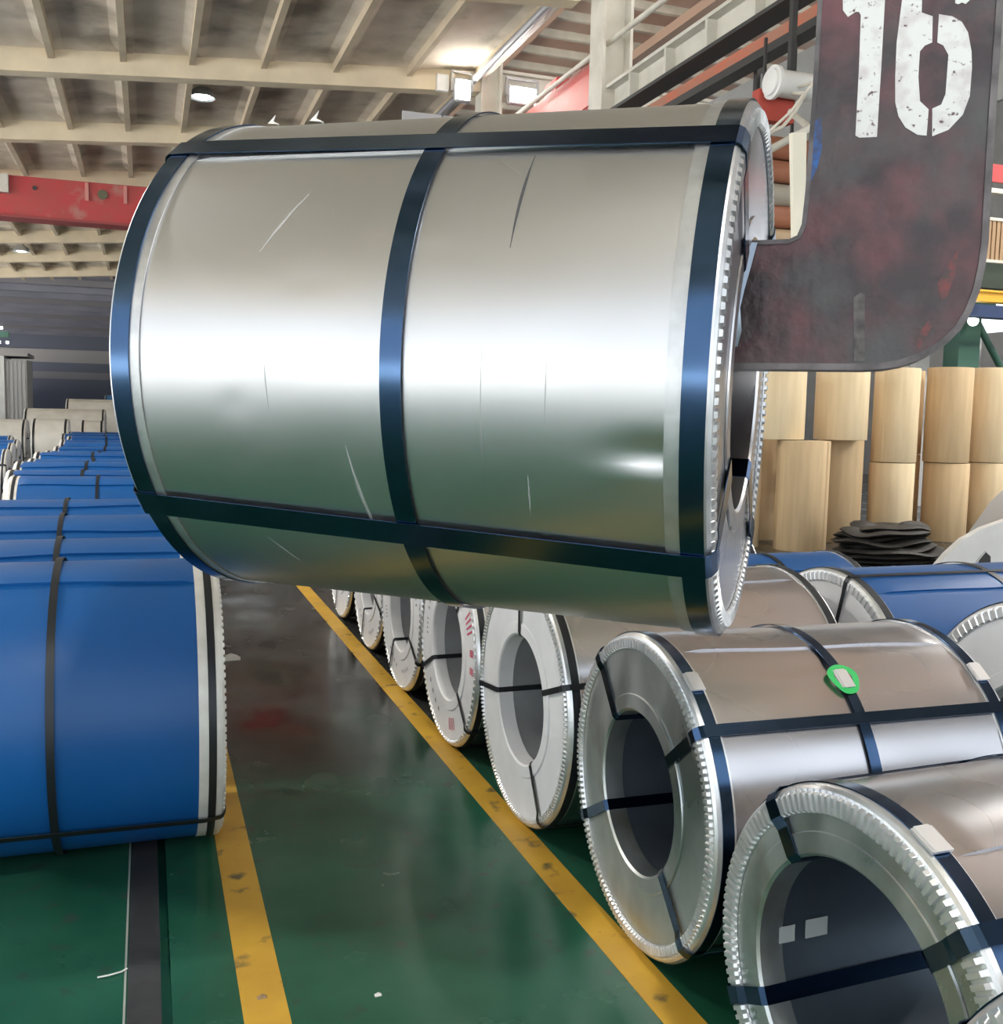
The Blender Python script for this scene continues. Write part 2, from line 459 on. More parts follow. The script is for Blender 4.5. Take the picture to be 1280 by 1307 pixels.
# higher roof of the right bay, with purlins
c2 = struct(obj('ceiling_bay', *boxes([(6.4, 22, -5, 60, 10.9, 11.0)]), rustroof))
pur = None
for k in range(40):
    y = 13 + k*1.15
    if pur is None: pur = box('purlin', (6.4, 22, -.06, .06, 10.72, 10.9), creamsteel, c2); pur.location = (0, y, 0)
    else: share('purlin', pur, c2, (0, y, 0))
for x in (8.6, 11.6): box('rafter', (x-.12, x+.12, -5, 60, 10.5, 10.72), mat('rafter_brown', (.42, .30, .24), .8), c2)
wr = struct(obj('wall_right', *boxes([(22, 22.2, -5, 60, 0, 4.2), (22, 22.2, -5, 60, 7.2, 11)]), greypanel))
k = 0
for y in range(-5, 60, 6): box('wall_post', (21.85, 22.05, y, y+.25, 0, 11), creamsteel, wr)
wb = struct(obj('wall_rear', *boxes([(-14, 22, -5.2, -5, 7.5, 8.4), (6.4, 22, -5.2, -5, 8.4, 11)]), greypanel))

# dark far bay
fb = struct(obj('ceiling_far', *boxes([(-14, 22, 52, 96, 7.75, 7.9)]), darkbay))
for k in range(12):
    y = 53.5+k*3.4
    box('purlin', (-14, 22, y-.12, y+.12, 7.45, 7.75), mat('grey_purlin', (.20, .19, .20), .7) if k % 3 == 0 else darkbay, fb)
wf = struct(obj('wall_far', *boxes([(-14, 22, 95, 95.3, 0, 8)]), farwall))
box('wall_band', (-14, 22, 94.9, 95, 5.4, 6.5), farwall_l, wf)
box('wall_band', (-14, 22, 94.9, 95, 4.0, 4.6), mat('far_wall_mid', (.27, .26, .27), .8), wf)
struct(obj('wall_left', *boxes([(-14.2, -14, 52, 95, 0, 2.6), (-14.2, -14, 52, 95, 5.6, 8)]), darkbay))
struct(obj('wall_bay', *boxes([(6.9, 7.1, 54, 95, 0, 8), (7, 22, 60, 60.2, 0, 11)]), greypanel))

# ================================================================== STEELWORK OVERHEAD
crane = thing('overhead_crane', 'red overhead crane girder spanning under the slab roof at left', 'crane', (0, 27, 6.12))
box('girder', (-9, 6.25, -.25, .25, 0, .48), redsteel, crane)
box('upper_web', (-9, 6.25, -.18, .18, .48, .90), redsteel, crane)
box('flange', (-9, 6.25, -.34, .34, -.06, .0), mat('crane_flange', (.30, .05, .05), .6), crane)
box('flange', (-9, 6.25, -.20, .20, .90, .93), redsteel, crane)
for x in (-1.3, -.43): box('stiffener', (x-.04, x+.04, -.26, -.16, .48, .90), mat('stiffener_pale', (.58, .25, .22), .6), crane)
box('cable_box', (-4.0, -3.0, -.36, -.16, .50, .92), creamsteel, crane)
lathe_z('bolt_plate', [(0, 0), (.05, 0), (.05, .02), (0, .02)], darksteel, crane, 10, (-2.45, -.2, .68)).rotation_euler = (R(90), 0, 0)
lathe_z('bolt_plate', [(0, 0), (.12, 0), (.12, .02), (0, .02)], mat('oily_plate', (.12, .12, .07), .6), crane, 8, (-.95, -.2, .66)).rotation_euler = (R(90), 0, 0)

def column(label, X, Y, h, w=.26, d=.5):
    t = thing('support_column', label, 'column', (X, Y, 0))
    box('flange', (-w, -w+.05, -d/2, d/2, 0, h), creamsteel, t)
    box('flange', (w-.05, w, -d/2, d/2, 0, h), creamsteel, t)
    box('web', (-w+.05, w-.05, -.03, .03, 0, h), creamsteel, t)
    return t
column('cream steel column beside the red end carriage, above the hanging coil', 7.08, 15.2, 10.7)
column('slender cream column between the two glaring floodlights', 6.62, 20.0, 10.7, .22, .4)
column('cream steel column far behind the floodlights', 6.9, 29.6, 10.7, .22, .4)

rw = thing('runway_beam', 'cream crane runway beam with stiffeners running above the coil end', 'beam', (7.0, 0, 6.4))
box('web', (.02, .06, 3, 14.9, .04, .40), creamsteel, rw)
box('flange', (-.13, .2, 3, 14.9, 0, .05), darksteel, rw)
box('flange', (-.13, .2, 3, 14.9, .40, .45), creamsteel, rw)
st = None
for k in range(10):
    y = 4.2+k*1.1
    if st is None: st = box('stiffener', (-.12, .02, -.03, .03, .05, .40), creamsteel, rw); st.location = (0, y, 0)
    else: share('stiffener', st, rw, (0, y, 0))
rail = thing('conductor_rail', 'red conductor rail strip slung beneath the runway beam', 'rail', (7.1, 0, 6.1))
box('red_strip', (-.05, .05, 3, 14.9, 0, .16), mat('primer_strip', (.50, .14, .08), .6, 0, base2=(.38, .18, .12), scale=3), rail)
box('carrier', (-.1, .12, 3, 14.9, -.10, 0), darksteel, rail)
pw = thing('panel_screen', 'grey panel screen with dark posts under the runway beam', 'screen', (7.35, 0, 0))
for k in range(6):
    y = 4.6+k*1.7
    box('panel', (0, .05, y, y+1.62, 4.6, 6.0), greypanel, pw)
    box('post', (-.05, .09, y-.08, y, 4.2, 6.1), darksteel, pw)
tube('handrail_pipe', [(7.0, 6, 7.55), (7.0, 21.3, 7.6)], .045, creamsteel)
tag(bpy.data.objects['handrail_pipe'], 'long cream handrail pipe slanting past the column', 'pipe')
tube('roof_edge_pipe', [(6.22, -5, 8.28), (6.22, 40, 8.28)], .07, mat('gutter_grey', (.40, .42, .45), .4, .5))
tag(bpy.data.objects['roof_edge_pipe'], 'grey gutter pipe along the slab roof edge', 'pipe')
ec = thing('crane_carriage', 'red crane end carriage on the runway behind the column', 'crane', (7.35, 17.2, 6.9))
box('beam', (-.2, .2, -1.2, 3.2, 0, .75), mat('carriage_red', (.55, .10, .09), .5, 0, base2=(.48, .14, .12), scale=2), ec, .03)
box('skirt', (-.16, .16, -1.2, 3.2, -.22, 0), navysteel, ec)
box('motor_box', (-.15, .15, .6, 1.2, .75, 1.0), redsteel, ec, .02)
rw2 = thing('runway_beam', 'pale runway beam carrying the red end carriage further back', 'beam', (7.3, 0, 6.2))
box('web', (-.02, .02, 15.6, 45, 0, .40), creamsteel, rw2)
box('flange', (-.16, .16, 15.6, 45, .40, .46), creamsteel, rw2)
hb = thing('cross_girder', 'pale cross girder joining the columns behind the floodlights', 'beam', (0, 20.1, 8.15))
box('web', (6.80, 12.5, -.04, .04, 0, .42), creamsteel, hb)
box('flange', (6.9, 12.5, -.15, .15, .42, .48), creamsteel, hb)
box('flange', (6.9, 12.5, -.15, .15, -.05, 0), creamsteel, hb)
sc = thing('panel_screen', 'pale panelled screen behind the two floodlights', 'screen', (0, 21.5, 0))
for k in range(4): box('panel', (5.2+k*.9, 6.06+k*.9, 0, .06, 6.3, 8.05), mat('pale_panel', (.62, .63, .66), .6), sc)

# lamps
def floodlight(label, X, Y, Z, w, h):
    t = thing('floodlight', label, 'lamp', (X, Y, Z))
    box('housing', (-w/2-.05, w/2+.05, 0, .16, -h/2-.05, h/2+.05), lamp_body, t, .02)
    box('lens', (-w/2, w/2, -.03, .0, -h/2, h/2), lamp_on, t, .01)
    obj('bracket', *boxes([(-w/2-.09, -w/2-.05, .04, .1, -.02, h/2+.18), (w/2+.05, w/2+.09, .04, .1, -.02, h/2+.18), (-w/2-.09, w/2+.09, .04, .1, h/2+.16, h/2+.2)]), lamp_body, t)
    return t
floodlight('small square floodlight glaring left of the slender column', 5.95, 19.6, 8.02, .26, .34)
floodlight('wide floodlight glaring right of the slender column', 7.22, 19.6, 8.07, .52, .26)
def pendant(label, X, Y, Z, s=1.0):
    t = thing('bay_lamp', label, 'lamp', (X, Y, Z))
    lathe_z('shade', [(.03*s, .30*s), (.08*s, .24*s), (.22*s, .08*s), (.24*s, 0), (.22*s, .01*s), (.07*s, .2*s)], lamp_body, t, 20)
    lathe_z('bulb', [(.001, -.02*s), (.12*s, .0), (.14*s, .06*s), (.001, .16*s)], lamp_small, t, 16)
    tube('cord', [(0, 0, .3*s), (0, 0, (RZ0+RK*X if X < 6 else 10.9)-Z)], .012, darksteel, t, 6)
    return t
pendant('small round bay lamp hanging under the slab roof', 1.14, 22, 7.95, 1.1)
for i, p in enumerate(FILL_LAMPS):  # fittings for the added fill lamps
    tag(pendant('', *p, 1.15), 'added fill lamp out of view, ' + ['over the second blue coil', 'over the fifth blue coil', 'over the far left row', 'behind the camera over the aisle', 'over the right bay, middle', 'over the right bay, by the paper rolls', 'over the right bay, rear'][i], 'lamp', 'added fill lamps')
pendant('tiny bay lamp beneath the roof beams beyond the red crane', -4.35, 42, 7.35, 1.2)
cb = box('junction_box', (-.12, .12, -.06, .06, -.16, .16), whitepaint, None, .01); cb.location = (5.58, 19.78, 8.15)
tag(cb, 'little white junction box left of the small floodlight', 'box')

# ================================================================== THE HANGING COIL AND ITS HOOK
HC = Vector((1.314, 2.037, 1.75)); AZ, EL = R(-38.2), R(1.47); HL, HR, HI = 1.30, .596, .312
axd = Vector((math.cos(EL)*math.cos(AZ), math.cos(EL)*math.sin(AZ), -math.sin(EL)))
hang = thing('steel_coil', 'large shiny galvanized coil hanging from the hook, bound with blue-black straps', 'coil', HC - axd*(HL/2))
hang.rotation_euler = (0, EL, AZ)
make_coil('', 0, 0, HR, HI, HL, wrap=galv_hang, face=galv, bore=bore_g, prot=mat('hanging_edge_guard', (.60, .61, .62), .40, .9, base2=(.48, .49, .50), scale=18), root=hang, seam=46.5-360*.0, lap=.005, wob=.004,
          band=.080, depth=.05, flutes=150, flh=.006, eyes=(49, -37.6, 140, 228), eye_w=.062, girths=(-.617, .027, .622), girth_w=.046,
          left_face=True, right_face=True, twist=-4,
          dents=((.56, -16.5, .085, 3.0, .011), (.52, -20.5, .07, 2.0, -.005), (-.34, -11, .025, 2.4, .0018), (-.36, -23, .03, 2.4, .002),
                 (-.16, 14, .04, 1.4, .0014), (.12, 20, .04, 1.4, .0014), (.30, -24, .02, 3, .001)))
# torn liner sheet curling out of the bore in front of the hook arm
V, Fc = [], []
prof = [(.004, .295, .0), (-.006, .24, -.006), (-.016, .19, -.012), (-.022, .15, -.016), (-.016, .10, -.01), (-.024, .065, 0)]
for s, z, w in prof: V += [(HL/2-.03, -.085+w, z), (HL/2+.012+s, -.078+w, z), (HL/2+.012+s, -.0765+w, z), (HL/2-.03, -.0835+w, z)]
for i in range(len(prof)-1):
    for k in range(4): Fc.append((i*4+k, i*4+(k+1) % 4, i*4+4+(k+1) % 4, i*4+4+k))
obj('liner_flap', V, Fc, bore_g, hang, True)
# lengthwise scratch in the sheet
V, Fc = boxes([(.246, .2485, 0, 1, 0, 1)])
def on_mantle(x0, x1, a0, a1, rad, th, n=10, w=.003):
    V, Fc = [], []
    for i in range(n+1):
        f = i/n; a = R(a0+(a1-a0)*f); x = x0+(x1-x0)*f; ww = w*math.sin(math.pi*min(.95, max(.06, f)))
        for dx, dr in ((-ww, 0), (ww, 0), (ww, th), (-ww, th)):
            V.append((x+dx, -(rad+dr)*math.cos(a), (rad+dr)*math.sin(a)))
    for i in range(n):
        for k in range(4): Fc.append((i*4+k, i*4+(k+1) % 4, i*4+4+(k+1) % 4, i*4+4+k))
    return V, Fc
obj('sheet_crease', *on_mantle(.252, .250, 43.5, 20.5, HR-.0002, .0012), mat('crease_dark', (.05, .05, .055), .6), PARTS[hang.name][0])
for x0, x1, a0, a1, w_, mt_ in ((-.225, -.300, 34, 20, .0030, 'rub_pale'), (-.262, -.255, -2, -12, .0012, 'rub_dark'), (.215, .213, 2, -24, .0010, 'rub_dark'), (.345, .343, 0, -12, .0010, 'rub_dark'),
                                (-.085, -.045, -18, -44, .0040, 'rub_pale'), (.305, .303, -22, -31, .0016, 'rub_pale'), (.165, .235, 44, 38, .0008, 'rub_dark'), (-.345, -.30, -44, -52, .0026, 'rub_pale')):
    obj('rub_mark', *on_mantle(x0, x1, a0, a1, HR-.0005, .0008, 10, w_), mat(mt_, (.60, .60, .61) if mt_ == 'rub_pale' else (.42, .42, .43), .55, .85), PARTS[hang.name][0])
# scraps of torn paper on top
def scrap(label, x, a, s):
    t = R(a); p = Vector((x, -(HR+.004)*math.cos(t), (HR+.004)*math.sin(t)))
    bpy.context.view_layer.update()
    w = hang.matrix_world @ p
    V = [(-.5, -.3, 0), (.5, -.35, .02), (.55, .3, 0), (.1, .25, .35), (-.45, .35, .08), (0, 0, .55), (.25, .1, .9), (-.15, -.1, .2)]
    V = [(a*s, b*s, c*s) for a, b, c in V]
    o = obj('paper_scrap', V, [(0, 1, 7), (1, 2, 3), (7, 1, 3), (0, 7, 4), (7, 3, 5), (4, 7, 5), (5, 3, 6), (7, 5, 6)], mat('torn_paper', (.75, .74, .70), .8))
    o.location = w
    return tag(o, label, 'paper')
scrap('torn white paper scrap on the hanging coil, the one nearer its left end', -.52, 74, .030)
scrap('torn white paper scrap on the hanging coil, standing up like a small tab', -.40, 74, .036)

hook = thing('lifting_hook', 'huge worn maroon C-shaped lifting hook stencilled 16, holding the coil', 'hook', HC, AZ)
outer = [(-1.12, .055), (-1.12, .02), (.257, .018), (.30, .020), (.337, .027), (.370, .039), (.399, .055), (.427, .077), (.450, .103), (.469, .141), (.482, .185), (.489, .235), (.492, .285), (.490, .50), (.492, 1.95), (-.95, 1.95), (-1.0, 1.80), (-.95, 1.62),
         (.05, 1.50), (.125, 1.42), (.128, .81), (.126, .597), (.121, .40), (.117, .335), (.108, .310), (.09, .302), (-1.10, .298)]
def plate(poly, y0, y1):
    bm = bmesh.new()
    vs = [bm.verts.new((x, y0, z)) for x, z in poly]
    f = bm.faces.new(vs)
    ex = bmesh.ops.extrude_face_region(bm, geom=[f])
    bmesh.ops.translate(bm, verts=[v for v in ex['geom'] if isinstance(v, bmesh.types.BMVert)], vec=(0, y1-y0, 0))
    bmesh.ops.triangulate(bm, faces=[q for q in bm.faces if len(q.verts) > 4])
    bmesh.ops.recalc_face_normals(bm, faces=bm.faces[:])
    return bm
def plate_obj(name, poly, y0, y1, material, parent):
    bm = plate(poly, y0, y1); me = bpy.data.meshes.new(name); bm.to_mesh(me); bm.free(); me.materials.append(material)
    o = bpy.data.objects.new(name, me); col.objects.link(o); o.parent = parent; return o
HT = .05
hplate = plate_obj('plate', outer, -HT, HT, hookm, hook)
# welded rim along the edges
def rim(path, w, y0, y1):
    V, Fc = [], []
    n = len(path)
    for i, (x, z) in enumerate(path):
        a = Vector(path[max(i-1, 0)]); b = Vector(path[min(i+1, n-1)])
        d = (b-a).normalized(); nr = Vector((-d.y, d.x))
        q0 = Vector((x, z)) - nr*.002; q1 = Vector((x, z)) + nr*w
        V += [(q0.x, y0, q0.y), (q1.x, y0, q1.y), (q1.x, y1, q1.y), (q0.x, y1, q0.y)]
    for i in range(n-1):
        for k in range(4): Fc.append((i*4+k, i*4+(k+1) % 4, i*4+4+(k+1) % 4, i*4+4+k))
    return V, Fc
obj('edge_rim', *rim(outer[1:16], .012, -HT-.004, HT+.004), hook_rim, hook)
obj('edge_rim', *rim(outer[18:], .008, -HT-.003, HT+.003), hook_rim, hook)
def patch(name, polys, material, y=HT, th=.0012):
    V, Fc = [], []
    bm = bmesh.new()
    for poly in polys:
        vs = [bm.verts.new((x, -y-th, z)) for x, z in poly]
        f = bm.faces.new(vs); f.normal_update()
        if f.normal.y > 0: f.normal_flip()
    bmesh.ops.triangulate(bm, faces=bm.faces[:])
    me = bpy.data.meshes.new(name); bm.to_mesh(me); bm.free(); me.materials.append(material)
    o = bpy.data.objects.new(name, me); col.objects.link(o); o.parent = hplate; return o
one = [(.175, .85), (.179, .783), (.19, .768), (.205, .777), (.212, .776), (.216, .769), (.218, .659), (.218, .519), (.226, .514), (.262, .513), (.263, .655), (.263, .796), (.262, .88), (.21, .89)]
six_l = [(.302, .86), (.297, .792), (.291, .705), (.292, .635), (.295, .582), (.303, .553), (.318, .529), (.343, .512), (.361, .509), (.362, .563), (.344, .581), (.338, .631),
         (.338, .683), (.347, .694), (.361, .699), (.359, .752), (.337, .762), (.335, .83), (.35, .86), (.36, .875), (.36, .92), (.325, .905)]
six_r = [(.371, .755), (.397, .748), (.416, .735), (.429, .713), (.438, .674), (.441, .639), (.44, .584), (.429, .547), (.403, .518), (.372, .507), (.369, .564), (.386, .571), (.393, .592), (.394, .671), (.383, .691), (.371, .698)]
six_t = [(.37, .92), (.37, .875), (.392, .86), (.398, .815), (.401, .774), (.407, .771), (.414, .774), (.421, .770), (.437, .785), (.432, .86), (.41, .905)]
patch('numeral_one', [one], hook_white)
patch('numeral_six', [six_l, six_r, six_t], hook_white)
patch('blue_paint_mark', [[(.130, .555), (.146, .562), (.150, .495), (.142, .454), (.128, .422), (.127, .497)]], hook_blue)
patch('red_paint_mark', [[(.40, .20), (.42, .24), (.436, .27), (.434, .22), (.42, .17), (.408, .165)], [(.36, .085), (.385, .12), (.405, .125), (.39, .10), (.37, .06)]], hook_red)
patch('scuff_mark', [[(.232, .173), (.245, .184), (.255, .180), (.259, .10), (.262, .036), (.240, .036), (.236, .10)]], hook_grey)
tube('sling_rope', [(-.20, 0, 1.93), (-.16, 0, 5.5)], .02, darksteel, hook)
lathe_z('hanging_eye', [(.05, -.06), (.12, -.06), (.12, .06), (.05, .06), (.05, -.06)], hook_rim, hook, 20, (-.20, 0, 1.98)).rotation_euler = (R(90), 0, 0)

# ================================================================== COILS ON THE FLOOR
GR = 'coils in the row right of the aisle'
c, lift = make_coil('galvanized coil with a bright green marker ring around its middle strap clip', 1.42, 2.69, .486, .252, 1.02, R(-1.9), group=GR,
          eyes=(39, 131, 210, 316), seam=72, lap=.006, wob=.03, band=.055, depth=.044, flutes=150, flh=.008, seals=((0, 57), (1, 54), (2, 53)), girth_w=.034,
          dents=((.40, 5, .12, 5, .010), (-.1, 62, .3, 4, .004), (.2, 66, .2, 3, -.003)))
# green marker ring round the clip
gv, gf = [], []
for k in range(40):
    t = 2*math.pi*k/40
    for rr in (.028, .046 + .003*math.sin(2*t+1)):
        x = rr*1.0*math.cos(t)*(1+.1*math.sin(3*t)); a = R(54)+rr*1.25*math.sin(t)/.50
        gv.append((x, -.4998*math.cos(a), .4998*math.sin(a)))
for k in range(40): j = (k+1) % 40; gf.append((2*k, 2*k+1, 2*j+1, 2*j))
obj('marker_ring', gv, gf, green_paint, PARTS[c.name][0])

c, lift = make_coil('galvanized coil with wide fluted rim and paper labels stuck inside its bore', 1.352, 1.615, .439, .295, 1.15, R(2), group=GR,
          eyes=(44, 127, 207, 307), seam=64, lap=.006, wob=.03, band=.055, depth=.056, flutes=130, flh=.010, seals=((0, 68),), girth_w=.038, eye_w=.04,
          dents=((.1, 58, .4, 3, .004), (.3, 70, .3, 4, -.003)))
for x0, x1, a0, a1 in ((-.525, -.480, 178, 186), (-.450, -.385, 177, 186)):
    V, Fc = [], []
    for i in range(5):
        a = R(a0+(a1-a0)*i/4)
        for x in (x0, x1): V.append((x, -.2895*math.cos(a), .2895*math.sin(a)))
    for i in range(4): Fc.append((2*i, 2*i+1, 2*i+3, 2*i+2))
    obj('paper_label', V, Fc, label_m, PARTS[c.name][2])

make_coil('silvery coil cut off by the bottom right corner, only its fluted rim showing', 1.045, .56, .532, .28, 1.2, group=GR, eyes=(150, 60, 240, 330), band=.055, depth=.075, flutes=130, flh=.009)
make_coil('white-faced galvanized coil with a dark dashed rim, directly behind the green-marked coil', 1.41, 3.70, .500, .262, 1.22, group=GR, face=face_w, bore=bore_w,
          eyes=(92, 187, 302, 20), eye_w=.022, seam=70, band=.05, depth=.032, flutes=170, flh=.008, girth_w=.03, strap=strap_k, dents=((0, 70, .5, 5, .004), (.3, 60, .3, 5, -.004)))
def inks(c, lift, L, marks):
    """printed marks on the left end cover: (angle, radius, radial size, angular size, material)"""
    for (a, rad, dr, da, mt) in marks:
        V, Fc = [], []
        nn = 7
        for i in range(nn):
            if i % 2 and da > 6: continue
            b = len(V)
            a0, a1 = R(a-da/2+da*i/nn), R(a-da/2+da*(i+.75)/nn)
            for rr, aa in ((rad-dr/2, a0), (rad+dr/2, a0), (rad+dr/2, a1), (rad-dr/2, a1)):
                V.append((-L/2-.0035, -rr*math.cos(aa), rr*math.sin(aa)))
            Fc.append((b, b+1, b+2, b+3))
        obj('printed_mark', V, Fc, mt, PARTS[c.name][1])
c, lift = make_coil('white-faced coil with red stamps on its face, beside the yellow line', 1.40, 4.715, .485, .265, 1.2, group=GR, face=face_w, bore=bore_w, eyes=(50, 205, 318, 130), eye_w=.022,
          band=.05, depth=.026, flutes=90, girth_w=.03, strap=strap_k)
inks(c, lift, 1.2, [(28, .40, .10, 14, red_ink), (8, .40, .05, 5, red_ink), (-4, .40, .05, 5, red_ink), (285, .38, .06, 14, red_ink), (150, .37, .025, 22, grey_ink), (175, .37, .025, 14, grey_ink), (235, .38, .02, 34, grey_ink)])
c, lift = make_coil('white-faced coil with grey print, just behind the red-stamped one', 1.413, 5.75, .49, .265, 1.2, group=GR, face=face_w, bore=bore_w, eyes=(60, 170, 330, 240), eye_w=.022,
          band=.05, depth=.02, flutes=90, girth_w=.03, strap=strap_k)
inks(c, lift, 1.2, [(20, .38, .03, 18, grey_ink), (165, .37, .03, 16, grey_ink), (195, .37, .03, 12, grey_ink), (245, .38, .02, 30, grey_ink), (290, .38, .02, 24, grey_ink)])
c, lift = make_coil('white-faced coil, third beyond the dashed-rim white one, half under the hanging coil', 1.44, 6.82, .493, .255, 1.2, group=GR, face=face_w, bore=bore_w, eyes=(160, 70, 250, 340), eye_w=.02,
          band=.05, depth=.02, flutes=60, girth_w=.03, strap=strap_k, detail=False)
inks(c, lift, 1.2, [(240, .38, .02, 30, grey_ink), (290, .38, .02, 24, grey_ink)])
make_coil('farthest white-faced coil showing under the hanging coil, beside the yellow line', 1.45, 7.93, .493, .255, 1.2, group=GR, face=face_w, bore=bore_w, eyes=(160, 70, 250, 340), eye_w=.02,
          band=.05, depth=.02, flutes=60, girth_w=.03, strap=strap_k, detail=False)

GS = 'coils in the second row on the right'
make_coil('white-faced coil in a blue wrap, behind the green-marked coil', 2.78, 3.58, .500, .25, 1.5, group=GS, wrap=blue, face=face_w, bore=bore_w, strap=strap_k, eyes=(75, 170, 260, 350), eye_w=.02,
          band=.05, depth=.05, flutes=100, flh=.004, seam=62, girth_w=.034)
make_coil('pale-faced coil peeking in at the right edge beyond the green-marked coil', 2.75, 2.45, .530, .26, 1.3, group=GS, wrap=galv, face=face_w, bore=bore_w, strap=strap_m, eyes=(165, 75+5, 255, 345),
          band=.05, depth=.05, flutes=100, flh=.004)
make_coil('small blue-wrapped coil low behind the hanging coil end, nearer the paper rolls', 2.68, 4.66, .455, .25, .98, group=GS, wrap=blue, face=face_w, strap=strap_k, detail=False, flutes=60, seam=60, girth_w=.03)
make_coil('blue-wrapped coil farthest back on the right, mostly hidden by the hanging coil', 1.75+.2+.7, 5.75, .50, .25, .95, group=GS, wrap=blue, face=face_w, strap=strap_k, detail=False, flutes=60, seam=60, girth_w=.03)

GB = 'blue coils in the row left of the aisle'
def blue_coil(label, right, Y, r, L, mid, n, detail=True, seam=66, **kw):
    return make_coil(label, right-L, Y, r, .254, L, group=GB, wrap=blue, face=face_w, prot=prot_w, strap=strap_k, seam=seam, lap=.012, wob=.025,
                     band=.080, depth=.03, flutes=120 if detail else 60, flh=.005, girths=(-L/2+.045, mid-(right-L/2), L/2-.035), girth_w=.026 if detail else .034,
                     eyes=(-38, 60+90, 240, 200), eye_w=.026, right_face=True, left_face=False, detail=detail, **kw)
blue_coil('nearest blue coil, its pale rim ending beside the left yellow line', .235, 4.008, .530, 1.35, -.31, 0, dents=((.33, 10, .008, 8, .0012), (0, 60, .5, 5, .004)), twist=-3)
specs = [(.22, 5.20, .50, 1.35, -.40), (.22, 6.34, .50, 1.35, -.47), (.20, 7.43, .50, 1.35, -.52), (.30, 9.95, .50, 1.46, -.43),
         (.15, 11.05, .495, 1.46, -.62), (.10, 12.15, .51, 1.46, -.64), (.12, 13.25, .50, 1.46, -.62), (.08, 14.4, .515, 1.46, -.68), (.1, 15.6, .50, 1.46, -.65),
         (.12, 16.8, .51, 1.46, -.62), (.1, 18.1, .525, 1.46, -.64), (.0, 19.6, .52, 1.46, -.7), (.05, 21.2, .53, 1.5, -.75), (-.1, 23.0, .53, 1.6, -.85), (-.1, 24.9, .53, 1.6, -.88)]
words = ['second', 'third', 'fourth', 'fifth', 'sixth', 'seventh', 'eighth', 'ninth', 'tenth', 'eleventh', 'twelfth', 'thirteenth', 'fourteenth', 'fifteenth', 'sixteenth']
for i, (rt, Y, r_, L_, md) in enumerate(specs):
    lab = 'blue coil, %s from the front in the row left of the aisle' % words[i]
    if i == 3: lab = 'blue coil with pale banded left rim, fifth from the front left of the aisle'
    blue_coil(lab, rt, Y, r_, L_, md, i, detail=(i < 4), seam=58+random.random()*16)
# second row further left: only its right ends show between the rows
GL = 'blue coils in the far left row'
for i, (rt, Y, r_) in enumerate([(-1.78, 10.9, .50), (-1.72, 12.1, .50), (-1.85, 13.4, .50), (-1.95, 14.8, .51), (-1.9, 16.1, .5), (-2.0, 17.6, .52), (-2.1, 19.2, .52), (-2.4, 21, .53)]):
    make_coil('blue coil with white end, %s in the far left row by the picture edge' % (['first', 'second', 'third', 'fourth', 'fifth', 'sixth', 'seventh', 'eighth'][i]),
              rt-1.4, Y, r_, .254, 1.4, group=GL, wrap=blue, face=face_w, prot=prot_w, strap=strap_k, right_face=True, left_face=False, detail=False, flutes=50, band=.06, girth_w=.03, seam=60+5*(i % 3))
# cream coils and scattered stock in the distance
GC = 'cream coils in the distance on the left'
for i, (x, Y, r_, L_, lab) in enumerate([(-2.62, 27.0, .66, .80, 'tall cream coil with dark bands standing out beyond the blue rows'),
                                         (-1.62, 28.6, .64, .55, 'short cream coil right of the tall banded cream one'),
                                         (-4.05, 28.4, .64, 1.15, 'cream coil left of the tall banded cream one'),
                                         (-3.4, 33.0, .78, 2.2, 'wide dusty cream coil behind the tall banded one'),
                                         (-2.6, 38.0, .95, 2.0, 'farthest pale coil in front of the dark end wall'),
                                         (-.75, 33.0, .80, 1.4, 'dusty beige coil just left of the hanging coil edge')]):
    make_coil(lab, x, Y, r_, .3, L_, group=GC, wrap=cream_wrap, face=face_w, prot=prot_w, strap=strap_k, right_face=True, detail=False, flutes=40, girth_w=.05, eyes=(-30, 150), girths=(-L_/2+.05, L_/2-.05))
make_coil('light blue coil beside the short cream coil, far down the left row', -.65, 27.5, .60, .3, 1.3, group=GC, wrap=mat('light_blue_wrap', (.05, .22, .50), .4), face=face_w, prot=prot_w, strap=strap_k, right_face=True, detail=False, flutes=40, girth_w=.05)
make_coil('distant blue coil rising above the cream stock', -1.5, 42.0, 1.05, .4, 2.2, wrap=mat('light_blue_wrap', (.05, .22, .50), .4), face=face_w, prot=prot_w, strap=strap_k, right_face=True, detail=False, flutes=40, girth_w=.05, group=GC)
bd = thing('site_cabin', 'small white site cabin with a ribbed grey side at the left edge', 'cabin', (-5.96, 48, 0))
box('front', (-1.6, .46, -1.5, 1.5, 0, 4.2), whitepaint, bd, .02)
rb = box('side_wall', (.46, 1.5, -1.3, 1.5, 0, 4.05), greypaint, bd)
for k in range(5): box('rib', (.55+k*.2, .63+k*.2, -1.36, -1.3, 0, 4.0), greypaint, bd)
box('roof', (-1.7, 1.6, -1.6, 1.6, 4.2, 4.36), farwall_l, bd)
bd.scale = (.8, .8, .88)
gf_ = thing('machine_gantry', 'dark green machine gantry with small lights high at the left edge', 'machine', (-4.4, 30, 0))
box('beam', (-1.2, .95, -.1, .1, 3.45, 3.6), greensteel, gf_)
box('post', (-.1, .05, -.1, .1, 0, 3.45), greypaint, gf_)
for x in (.45, .72, .92): box('lamp', (x-.03, x+.03, -.16, -.1, 3.28, 3.34), lamp_small, gf_)
for x in (.55, .78): box('lamp', (x-.03, x+.03, -.16, -.1, 3.66, 3.72), lamp_small, gf_)

